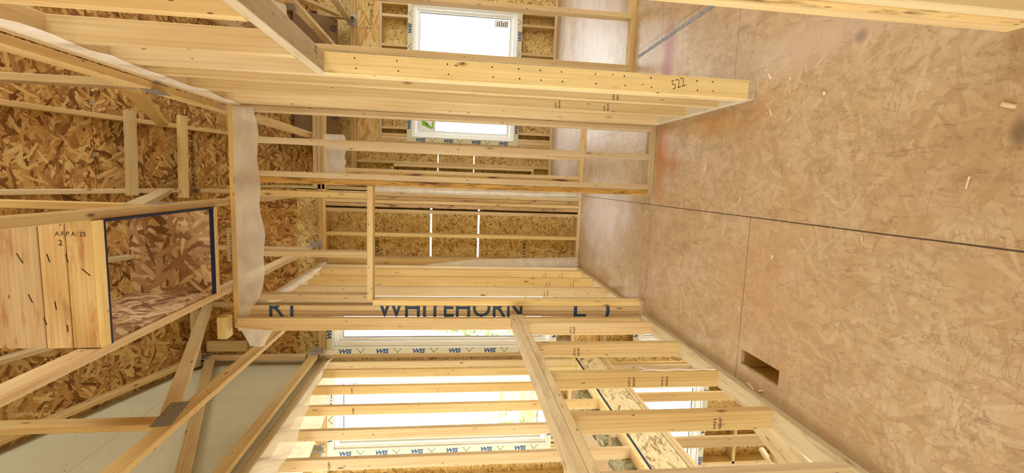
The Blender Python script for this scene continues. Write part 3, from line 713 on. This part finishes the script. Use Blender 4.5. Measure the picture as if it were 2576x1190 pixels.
# ================================================================ ROOF TRUSSES
def truss(X, yend, label, ynode=2.62, near=-.6, group='roof trusses', post=True, diag='low'):
    t = thing('roof_truss', label, 'roof truss', (X, yend, 2.90), group)
    cz = lambda y: 4.0 + SL * (5.2 - y)         # underside of the top chord
    if .4 < X < .5: box('bottom_chord', X - .019, X + .019, near, yend - .04, 2.967, 3.056, 'pine', t)
    else: box('bottom_chord', X - .019, X + .019, near, yend - .04, 2.918 if X > -1.9 else 2.885, 3.007 if X > -1.9 else 2.972, 'pine', t)
    w = .089; off = w / 2 / math.cos(math.atan(SL))
    board('top_chord', (X, near, cz(near) + off), (X, yend - .005, cz(yend) + off), w, .038, (0, 0, 1), 'pine', t)
    if post: box('end_post', X - .019, X + .019, yend - .135, yend - .046, 3.057 if .4 < X < .5 else 3.008, cz(yend - .05), 'pine', t)
    box('vertical_web', X - .019, X + .019, ynode - .045, ynode + .045, 3.057 if .4 < X < .5 else 3.008, cz(ynode) - .002, 'pine', t)
    if diag == 'low': board('diagonal_web', (X, ynode + .12, 3.04), (X, yend - .17, cz(yend) - .06), .089, .038, (0, 0, 1), 'pine', t)
    elif diag == 'steep': board('diagonal_web', (X, ynode - .06, 3.06), (X, 4.72, cz(4.72) - .04), .089, .038, (0, 0, 1), 'pine', t)
    else:
        board('diagonal_web', (X, yend - .18, 3.05), (X, 5.72, cz(5.72) - .04), .089, .038, (0, 0, 1), 'pine', t)
        board('diagonal_web', (X, ynode + .10, 3.05), (X, 5.60, cz(5.60) - .04), .089, .038, (0, 0, 1), 'pine', t)
        board('diagonal_web', (X, ynode - .10, 3.05), (X, 3.7, cz(3.7) - .04), .089, .038, (0, 0, 1), 'pine', t)
    for s in (-1, 1):
        pl = board('nail_plate', (X + s * .0200, ynode - .02, 2.985), (X + s * .0200, ynode + .17, 3.02), .085, .0012, (0, 0, 1), 'plate_dark', t)
        board('nail_plate', (X + s * .0200, yend - .20, cz(yend) + .02), (X + s * .0200, yend - .05, cz(yend) + .0), .08, .0012, (0, 0, 1), 'plate_dark', t)
    return t
truss(.417, 7.05, 'roof truss resting along the top of the right hand partition', diag='steep')
truss(-.200, YB, 'roof truss along the right edge of the boxed attic shaft', diag='steep')
truss(-.785, YB, 'roof truss along the left edge of the boxed attic shaft', diag='steep')
truss(-1.390, YB, 'roof truss over the stairwell with a big nail plate, left of the shaft')
truss(-1.970, YB, 'roof truss tight against the grey gypsum attic wall')
for X, q in ((.98, 'first'), (1.57, 'second'), (2.16, 'third'), (2.76, 'fourth')):
    truss(X, 7.0, 'roof truss over the right hand room, %s to the right of the partition' % q, ynode=4.7, near=2.0, diag='far')
big = board('nail_plate', (-1.3695, 2.55, 2.985), (-1.3695, 2.83, 3.03), .10, .0012, (0, 0, 1), 'plate_dark', None)
tag(big, 'large grey toothed nail plate on the web joint of the truss over the stairwell', 'nail plate')
# lateral braces nailed under the top chords
def brace(name, p0, p1, label, w=.089, t=.038, wd=(0, 1, -.35), mat='pine_pale'):
    return tag(board(name, p0, p1, w, t, wd, mat), label, 'brace')
zc = lambda y: 4.0 + SL * (5.2 - y) - .022
brace('lateral_brace', (.49, 4.46, zc(4.46)), (-.235, 4.44, zc(4.44)), 'pale cross brace under the roof chords, farther up of the two near the shaft')
brace('lateral_brace', (.52, 4.93, zc(4.93)), (-.27, 4.91, zc(4.91)), 'pale cross brace under the roof chords, nearer the eave, above the shaft')
brace('lateral_brace', (-1.15, 4.98, zc(4.98)), (-2.02, 4.96, zc(4.96)), 'thin upright-looking cross brace left of the shaft, by the gypsum wall')
brace('diagonal_brace', (.68, 6.0, 3.80), (.40, 6.0, 2.90), 'bright sloping brace seen above the doorway wall, in front of the printed kraft board', .089, .038, (0, 1, 0))
# shaft between two trusses
sh = thing('attic_shaft', 'boxed attic shaft of brown strand board with a stained plank front', 'attic hatch', (-.49, 2.6, 2.92))
XL, XR, YN, YF, ZT = -.765, -.2205, 2.085, 3.035, 3.385
for a, b in ((2.921, 3.018), (3.022, 3.118), (3.122, 3.31), (3.314, ZT + .03)):
    box('front_plank', XL + .005, XR, YN, YN + .038, a, b, 'plywood', sh)
fp = [o for o in sh.children if o.name.startswith('front_plank')]
box('bottom_trim', XL + .005, XR, YN + .001, YN + .05, 2.905, 2.9205, 'pine_pale', sh)
box('gasket', XL + .005, XR, YN + .0505, YN + .062, 2.905, 2.925, 'gasket', sh)
box('far_panel', XL + .005, XR, YF - .015, YF - .003, 2.93, ZT, 'osb_box', sh)
box('gasket', XL + .005, XR, YF - .003, YF + .003, 2.908, 2.93, 'gasket', sh)
box('far_header', XL + .005, XR, YF + .004, YF + .042, 2.905, 2.99, 'pine_pale', sh)
box('left_panel', XL, XL + .011, YN + .04, YF - .016, 2.93, ZT, 'osb_box', sh)
box('gasket', XR - .010, XR, YN + .06, YF + .007, 2.906, 2.93, 'gasket', sh)
text('print', 'A.F.P.A. 25', .026, (-.285, YN - .0006, 3.055), (0, 0, -1), (1, 0, 0), 'black_ink', sh)
text('print', '2', .034, (-.325, YN - .0006, 3.045), (0, 0, -1), (1, 0, 0), 'black_ink', sh)
for (x, z, dx, dz) in ((-.36, 3.20, -.04, -.02), (-.36, 3.09, -.035, -.008), (-.36, 3.02, -.035, -.006), (-.42, 2.965, -.03, -.03), (-.53, 3.17, -.035, -.012), (-.56, 3.075, -.035, -.004), (-.63, 3.12, -.03, -.008), (-.66, 3.035, -.03, 0)):
    board('gouge', (x, YN - .0005, z), (x + dx, YN - .0005, z + dz), .004, .001, (0, 0, 1), 'black_ink', sh)
# small blocks on the cross wall plate
b = box('wood_block', -1.10, -.955, 3.16, 3.25, 2.917, 2.975, 'pine_pale'); tag(b, 'short bright block on the left end of the doorway wall top plate', 'block')
b = box('wood_block', -.61, -.385, 3.33, 3.36, 2.917, 2.975, 'pine_pale'); tag(b, 'short upright block with black print on the middle of the doorway wall top plate', 'block')
text('print', 'SPRUCE 2 S-DRY', .026, (-.60, 3.3295, 2.935), (1, 0, 0), (0, 0, 1), 'black_ink', b)
b = box('scrap_board', -1.91, -1.80, 5.09, 5.13, 3.62, 4.02, 'pine'); tag(b, 'short flat board fixed upright on the exterior wall below the roof, left of the stair', 'board')
# hangers
def hanger(X, Y, label):
    h = thing('joist_hanger', label, 'joist hanger', (X, Y, 2.88), 'joist hangers')
    for s in (-1, 1):
        box('side_flange', X + s * .0215, X + s * .0230, Y - .09, Y - .004, 2.875, 3.0, 'steel', h)
        box('face_flange', X + s * .022, X + s * .075, Y - .0055, Y - .004, 2.85, 2.98, 'steel', h)
    box('seat', X - .022, X + .022, Y - .09, Y - .004, 2.873, 2.875, 'steel', h)
    cs = [(X + s * q, Y - .0056, z) for s in (-1, 1) for q in (.035, .06) for z in (2.87, 2.90, 2.93, 2.96)]
    discs('nail', cs, .004, (0, -1, 0), 'nail', h)
hanger(-.785, YB, 'grey perforated joist hanger under the truss left of the shaft'); hanger(-1.970, YB, 'grey perforated joist hanger at the top of the gypsum side wall')
hanger(-3.122, YB, 'grey joist hanger beyond the stair side wall, above the second tall window'); hanger(2.16, 7.0, 'grey joist hanger above the header of the far window')
jb = thing('ceiling_joist', 'ceiling joist beyond the stair side wall ending in a hanger', 'joist', (-3.122, 4.2, 2.88)); box('lumber', -3.141, -3.103, 2.0, YB - .02, 2.878, 2.967, 'pine', jb)
# kraft board baffles between the trusses at the far eave
for i, (a, c, lb) in enumerate(((.42, .95, 'brown kraft board baffle with round dark prints, nearest the partition'), (1.01, 1.54, 'brown kraft board baffle between the first and second far trusses'), (1.60, 2.13, 'brown kraft board baffle right of the far hanger'))):
    kb = thing('kraft_baffle', lb, 'baffle', (a, 6.93, 3.1), 'kraft baffles at the eave')
    board('sheet', ((a + c) / 2, 6.95, 3.10), ((a + c) / 2, 6.55, 3.56), c - a, .004, (1, 0, 0), 'cardboard', kb)
    def on_b(u, v): # u across, v along slope
        q = Vector((0, -.4, .46)).normalized(); return (Vector(((a), 6.945, 3.10)) + Vector((u, 0, 0)) + q * v)
    q = Vector((0, -.4, .46)).normalized(); nn = Vector((0, -.46, -.4)).normalized()
    for (u, v) in ((.12, .06), (.12, .30), (.40, .06)):
        p = on_b(u, v) + nn * .004
        vs = [tuple(Vector((math.cos(k * math.pi / 8) * .045, 0, 0)) + q * math.sin(k * math.pi / 8) * .045) for k in range(16)]
        mesh_obj('round_print', vs, [tuple(range(16))], 'label_k', kb, Matrix.Translation(p))
        text('print', 'S', .07, tuple(p + nn * .001 - Vector((.02, 0, 0)) - q * .02), (1, 0, 0), tuple(q), 'cardboard', kb, .002)
    text('print', 'BAFFLE', .045, tuple(on_b(.20, .20) + nn * .003), (1, 0, 0), tuple(q), 'label_k', kb, .001)

# stamps on studs (lumber grade marks, small black print reading across the wide face)
def stamp(par, x, y, z, s_='S-P-F 2', h=.017, d=(1, 0, 0)): text('print', s_, h, (x, y - .0004, z), d, (0, 0, 1), 'black_ink', par, .0003)
for (y_, zz) in ((3.03, .62), (2.195, .52), (2.195, .34), (2.62, .7), (1.768, .3)):
    stamp(hw, -1.03, y_, zz); stamp(hw, -1.03, y_, zz - .025, 'KD-HT')
for (y_, zz) in ((4.905, .46), (4.905, .28), (4.505, .5), (4.505, .25), (4.09, .6)): stamp(lw, -1.035, y_, zz, 'S-P-F'); stamp(lw, -1.035, y_, zz - .03, 'KD-HT')
for (y_, zz) in ((2.42, .62), (2.785, .55), (2.785, .85)): stamp(rw, .447, y_, zz, 'S-P-F', .015); stamp(rw, .447, y_, zz - .022, 'KD-HT', .015)
for (y_, zz) in ((4.50, 2.4), (4.09, 2.3), (3.28, 2.3), (2.87, 2.2)): stamp(sw, -2.13, y_, zz, 'S-DRY', .022)
# print on the roof sheathing and the clips in its seam
so = min([o for o in bpy.data.objects if o.name.startswith('ceiling')], key=lambda o: (o.matrix_basis.translation - Vector((.1, 5.0, 4.15))).length)
py_ = 5.17; text('print', 'SHEATHING SPAN 24/16', .055, (-.16, py_, roof_z(py_) - .001), (1, 0, 0), (0, -1, .35), 'black_ink', so, .0008)
text('print', 'SIZED FOR SPACING', .030, (-.16, py_ - .08, roof_z(py_ - .08) - .001), (1, 0, 0), (0, -1, .35), 'black_ink', so, .0008)
for x_, lb in ((.10, 'small metal clip in the roof sheathing seam, nearer the shaft'), (.52, 'small metal clip in the roof sheathing seam, under the right hand chord')):
    c_ = box('panel_clip', x_ - .018, x_ + .018, 4.27, 4.30, roof_z(4.285) - .006, roof_z(4.285) + .004, 'steel'); tag(c_, lb, 'clip')
# ================================================================ PLASTIC FILM
film('plastic_strip', [(.425, 3.266, 2.88), (-1.05, 3.266, 2.88)], [(.42, 3.262, 2.735), (-.17, 3.262, 2.722), (-.45, 3.262, 2.705), (-.62, 3.262, 2.700), (-.85, 3.262, 2.74), (-.93, 3.262, 2.80), (-1.05, 3.262, 2.86)], 'milky plastic strip hanging along the top of the doorway wall', seed=1, amp=.006)
film('plastic_flap', [(-1.04, 3.22, 2.86), (-1.06, 3.22, 2.65)], [(-1.16, 3.20, 2.78), (-1.17, 3.20, 2.71)], 'loose plastic flap below the left end of the doorway wall plate', seed=2, n=10, m=6)
film('plastic_strip', [(-.944, 5.15, 2.86), (-.944, 3.40, 2.86)], [(-.935, 5.15, 2.80), (-.93, 4.57, 2.735), (-.93, 4.1, 2.715), (-.93, 3.4, 2.71)], 'bright plastic strip draped along the top plate of the hall partition', nrm=(1, 0, 0), seed=3, amp=.008)
film('plastic_strip', [(-2.044, 5.12, 2.80), (-2.044, 1.9, 2.80)], [(-2.01, 5.12, 2.72), (-2.01, 4.87, 2.77), (-2.01, 4.11, 2.68), (-2.01, 3.51, 2.60), (-2.01, 3.1, 2.585), (-2.01, 1.9, 2.56)], 'wrinkled plastic film hanging along the near face of the stair side wall', nrm=(1, 0, 0), seed=4, amp=.02)
film('plastic_strip', [(-2.155, 4.95, 2.80), (-2.155, 1.9, 2.80)], [(-2.185, 4.9, 2.66), (-2.185, 4.03, 2.55), (-2.185, 3.0, 2.5), (-2.185, 1.9, 2.5)], 'second plastic film behind the studs of the stair side wall', nrm=(-1, 0, 0), seed=5, amp=.02)
film('plastic_strip', [(.43, 5.166, 2.82), (-.10, 5.166, 2.82)], [(.43, 5.160, 2.605), (.03, 5.160, 2.605), (-.10, 5.16, 2.62)], 'milky plastic strip at the top of the short partition at the hall end', seed=6, amp=.004)
film('plastic_strip', [(.434, .9, 2.885), (.434, 3.25, 2.885)], [(.434, .9, 2.79), (.434, 2.6, 2.785), (.434, 3.25, 2.82)], 'greyish plastic strip hanging along the right hand top plate', nrm=(-1, 0, 0), seed=7, amp=.003)
film('plastic_sheet', [(-.045, 5.13, 2.30), (-.16, 5.14, 2.34)], [(-.03, 5.13, .02), (-.165, 5.14, .02)], 'clear plastic sheet hanging floor to head height beside the hall end studs', seed=8, amp=.008, n=12, m=40)
film('plastic_sheet', [(-.875, 5.12, 1.2), (-.96, 5.11, 1.9)], [(-.83, 5.12, .02), (-.97, 5.11, .02)], 'thin plastic clinging to the corner studs at the left end of the hall', seed=9, amp=.004, n=8, m=30)
film('plastic_flap', [(-1.97, 5.10, 2.875), (-1.96, 5.10, 2.74)], [(-1.90, 5.08, 2.82), (-1.90, 5.08, 2.70)], 'curled plastic end at the corner below the gypsum wall hanger', seed=10, n=8, m=8, amp=.012)
film('plastic_sheet', [(.94, 3.80, 2.9), (1.30, 3.80, 2.9)], [(.94, 3.80, 2.73), (1.24, 3.80, 2.71)], 'white plastic scrap hanging in the right hand room above the doorway', seed=11, n=8, m=8, amp=.01)

# ================================================================ LOOSE THINGS
def batt(name, x0, x1, y0, y1, z0, h, label, seed):
    r = random.Random(seed); nx, ny = 14, 22; vs, fs = [], []
    for lay in (0, 1):
        for i in range(nx + 1):
            for j in range(ny + 1):
                e = (i in (0, nx)) or (j in (0, ny))
                jx = r.uniform(-.014, .014); jy = r.uniform(-.014, .014)
                vs.append((x0 + (x1 - x0) * i / nx + jx, y0 + (y1 - y0) * j / ny + jy, z0 + (lay * h * (.6 if e else 1) + (r.uniform(-.012, .012) if lay else 0))))
    N = (nx + 1) * (ny + 1); I = lambda l, i, j: l * N + i * (ny + 1) + j
    for i in range(nx):
        for j in range(ny):
            fs.append((I(1, i, j), I(1, i + 1, j), I(1, i + 1, j + 1), I(1, i, j + 1))); fs.append((I(0, i, j), I(0, i, j + 1), I(0, i + 1, j + 1), I(0, i + 1, j)))
    for i in range(nx): fs.append((I(0, i, 0), I(0, i + 1, 0), I(1, i + 1, 0), I(1, i, 0))); fs.append((I(0, i + 1, ny), I(0, i, ny), I(1, i, ny), I(1, i + 1, ny)))
    for j in range(ny): fs.append((I(0, 0, j + 1), I(0, 0, j), I(1, 0, j), I(1, 0, j + 1))); fs.append((I(0, nx, j), I(0, nx, j + 1), I(1, nx, j + 1), I(1, nx, j)))
    return tag(mesh_obj(name, vs, fs, 'batt'), label, 'insulation')
batt('insulation_batt', -2.42, -2.16, 3.85, 4.75, 0.001, .07, 'grey mineral wool batt lying beyond the stair side wall, farther one', 3)
batt('insulation_batt', -2.40, -2.15, 2.4, 3.62, 0.001, .08, 'grey mineral wool batt lying beyond the stair side wall, nearer one', 4)
pts = [(-.946, 2.19 + .004 * math.sin(i), .44 - .022 * i + .004 * math.sin(i * 1.7)) for i in range(18)]
cr = thing('frayed_cord', 'white frayed cord lying down the face of a half wall stud', 'cord', pts[-1])
tube('strand', [(x + .003, y, z) for x, y, z in pts], .0022, 'cord', cr); tube('strand', [(x + .006, y + .004 + .004 * math.cos(i * .9), z - .004) for i, (x, y, z) in enumerate(pts)], .0014, 'cord', cr)
for k in range(7):
    a = random.uniform(-1, 1); tube('frayed_end', [(-.942, 2.19, .43), (-.938, 2.19 + a * .02, .45), (-.935, 2.19 + a * .05, .46 + random.uniform(-.02, .05))], .0011, 'cord', cr, 4)
# plank down in the stairwell, its sunlight put into the pale colour
pk = thing('plank', 'broad plank toned pale for sunlight, lying in the stairwell under the half wall, nearest the camera', 'plank', (-1.65, 2.55, -.6))
board('board', (-1.50, 2.80, -.62), (-1.68, 2.05, -.62), .20, .036, (1, .1, 0), 'sun_toned_board', pk)
board('cleat', (-1.74, 2.72, -.66), (-1.88, 2.30, -.66), .03, .03, (1, 0, 0), 'sun_toned_board', pk)
for i, (z0, z1) in enumerate(((-.7, -.66),)): box('cross_cleat', -2.0, -1.06, 2.60, 2.64, -.70, -.66, 'pine', pk); box('cross_cleat', -2.0, -1.06, 2.25, 2.29, -.70, -.66, 'pine', pk)
# lower stairwell cross boards
ld = thing('stair_ledger', 'pine ledger boards crossing low in the stairwell beside the plank', 'ledger', (-1.5, 2.1, -.9))
box('board', -2.04, -1.06, 1.98, 2.02, -.74, -.65, 'pine', ld); box('board', -2.04, -1.06, 1.90, 1.94, -.74, -.65, 'pine', ld)
# grey tape line on the floor of the right room
gt = board('floor_tape', (1.045, 2.2, .0015), (1.035, 3.72, .0015), .022, .003, (1, 0, 0), 'grey_tape'); tag(gt, 'grey strip stuck straight across the floor of the right hand room', 'strip')
# wood chips
CH = [(.529, 2.061, .03, .010), (-.939, 1.977, .05, .010), (-.925, 1.90, .035, .008), (-.299, 1.92, .022, .008), (-.595, 2.119, .022, .006), (.246, 1.082, .034, .011), (.391, 1.72, .012, .010),
      (.044, 1.152, .035, .004), (.361, 2.03, .035, .005), (-.155, 1.469, .02, .004), (.49, 1.921, .008, .007), (.60, 2.95, .03, .02), (.12, 2.56, .03, .005), (-.05, 2.2, .03, .004)]
WH = ['by the foot of the nailed end post', 'long one by the half wall near the hole', 'short one by the half wall near the hole', 'alone in the middle of the floor', 'on the cross joint near the cut hole', 'pale one nearest the camera on the right',
      'small square one right of the end post', 'thin sliver in the nearest part of the floor', 'thin sliver left of the end post', 'tiny sliver beside the long floor joint', 'tiny white one beyond the end post', 'in the red stain beyond the post', 'thin sliver near the damp stain', 'thin sliver between the joint and the end post']
for (x, y, l, w), lb in zip(CH, WH):
    a = random.uniform(0, 3.1); d = Vector((math.cos(a), math.sin(a), 0)) * l / 2
    vs = []
    c = board('wood_chip', (x - d.x, y - d.y, .003), (x + d.x, y + d.y, .004), w, .004, (-math.sin(a), math.cos(a), .1), 'chip'); tag(c, 'pale wood chip on the floor, ' + lb, 'wood chip', 'wood chips on the floor')
# sawdust along the half wall plate: nobody could count it
vs, fs = [], []
r = random.Random(5)
for i in range(5200):
    yy = r.uniform(.9, 3.2); q = r.random()
    if i < 3200: x = -.945 + abs(r.gauss(0, .05)) * (1 + .5 * math.sin(yy * 5))
    elif i < 4300: x = r.gauss(-.62, .16); yy = r.gauss(1.7, .35)
    else: x = r.uniform(-.9, .42); yy = r.uniform(1.1, 3.1)
    if -.875 < x < -.78 and 1.79 < yy < 2.09: continue
    s = r.uniform(.0008, .0019); a = r.uniform(0, 6); k = len(vs)
    for j in range(4):
        b = a + j * math.pi / 2; rr = s * (1.6 if j % 2 else .7); vs.append((x + math.cos(b) * rr, yy + math.sin(b) * rr, .0012 + (.001 if j % 2 else 0)))
    fs.append((k, k + 1, k + 2, k + 3))
sd = mesh_obj('sawdust', vs, fs, 'dust'); tag(sd, 'fine pale sawdust scattered along the half wall and over the floor', 'sawdust', kind='stuff')

# ================================================================ OUTSIDE
g = cells('ground', [-120, 120], [7.6, 200], lambda x, y: True, 'z', -3.25, -3.2, 'snow'); tag(g, kind='structure')
def house(x, y, w, d, h, label, rot=0):
    hs = thing('house', label, 'house', (x, y, -3.2)); 
    box('wall', x - w / 2, x + w / 2, y, y + d, -3.2, -3.2 + h, 'siding', hs)
    rv = [(x - w / 2 - .4, y - .4, -3.2 + h), (x + w / 2 + .4, y - .4, -3.2 + h), (x + w / 2 + .4, y + d + .4, -3.2 + h), (x - w / 2 - .4, y + d + .4, -3.2 + h), (x - w / 2 - .4, y + d / 2, -3.2 + h + 2.4), (x + w / 2 + .4, y + d / 2, -3.2 + h + 2.4)]
    mesh_obj('roof', rv, [(0, 1, 5, 4), (2, 3, 4, 5), (1, 2, 5), (3, 0, 4), (3, 2, 1, 0)], 'shingle', hs)
    for i in range(int(w // 2.6)):
        for zz in (-2.3, .3):
            if zz < -3.2 + h - 1.6:
                a = x - w / 2 + 1 + i * 2.6; p = box('window', a, a + 1.1, y - .06, y - .01, zz, zz + 1.3, 'vinyl', hs); box('pane', a + .08, a + 1.02, y - .07, y - .06, zz + .08, zz + 1.22, 'darkglass', p)
house(-19, 34, 13, 9, 5.6, 'pale house across the snow seen through the tall stair windows'); house(11, 40, 14, 9, 5.6, 'pale house far off beyond the window of the right hand room')
house(-12.6, 24, 3.2, 5, 9.6, 'pale yellow house under construction at the upper left beyond the second tall window')
for o_ in bpy.data.objects:
    if o_.name == 'wall.002': o_.data.materials[0] = M['lvl']
def tree(x, y, h, label, seed):
    r = random.Random(seed); t = thing('tree', label, 'tree', (x, y, -3.2))
    tube('trunk', [(x, y, -3.2), (x + .1, y, -3.2 + h * .4), (x, y, -3.2 + h * .9)], [.16, .11, .03], 'tree_bark', t)
    vs, fs = [], []
    for i in range(900):
        u = r.random(); rad = (1 - u * .85) * h * .22 * math.sqrt(r.random()); a = r.uniform(0, 6.28); c = Vector((x + rad * math.cos(a), y + rad * math.sin(a), -3.2 + h * (.25 + .75 * u)))
        k = len(vs); s = r.uniform(.08, .2)
        for j in range(3): vs.append(tuple(c + Vector((r.uniform(-s, s), r.uniform(-s, s), r.uniform(-s, s)))))
        fs.append((k, k + 1, k + 2))
    mesh_obj('foliage', vs, fs, 'leaves', t)
tree(-9.2, 16, 5.0, 'thin leafy tree outside, left one seen through the tall windows', 1); tree(-6.0, 19, 5.5, 'thin leafy tree outside, right one seen through the tall windows', 2); tree(4.4, 22, 5.0, 'small tree outside the far window', 3)
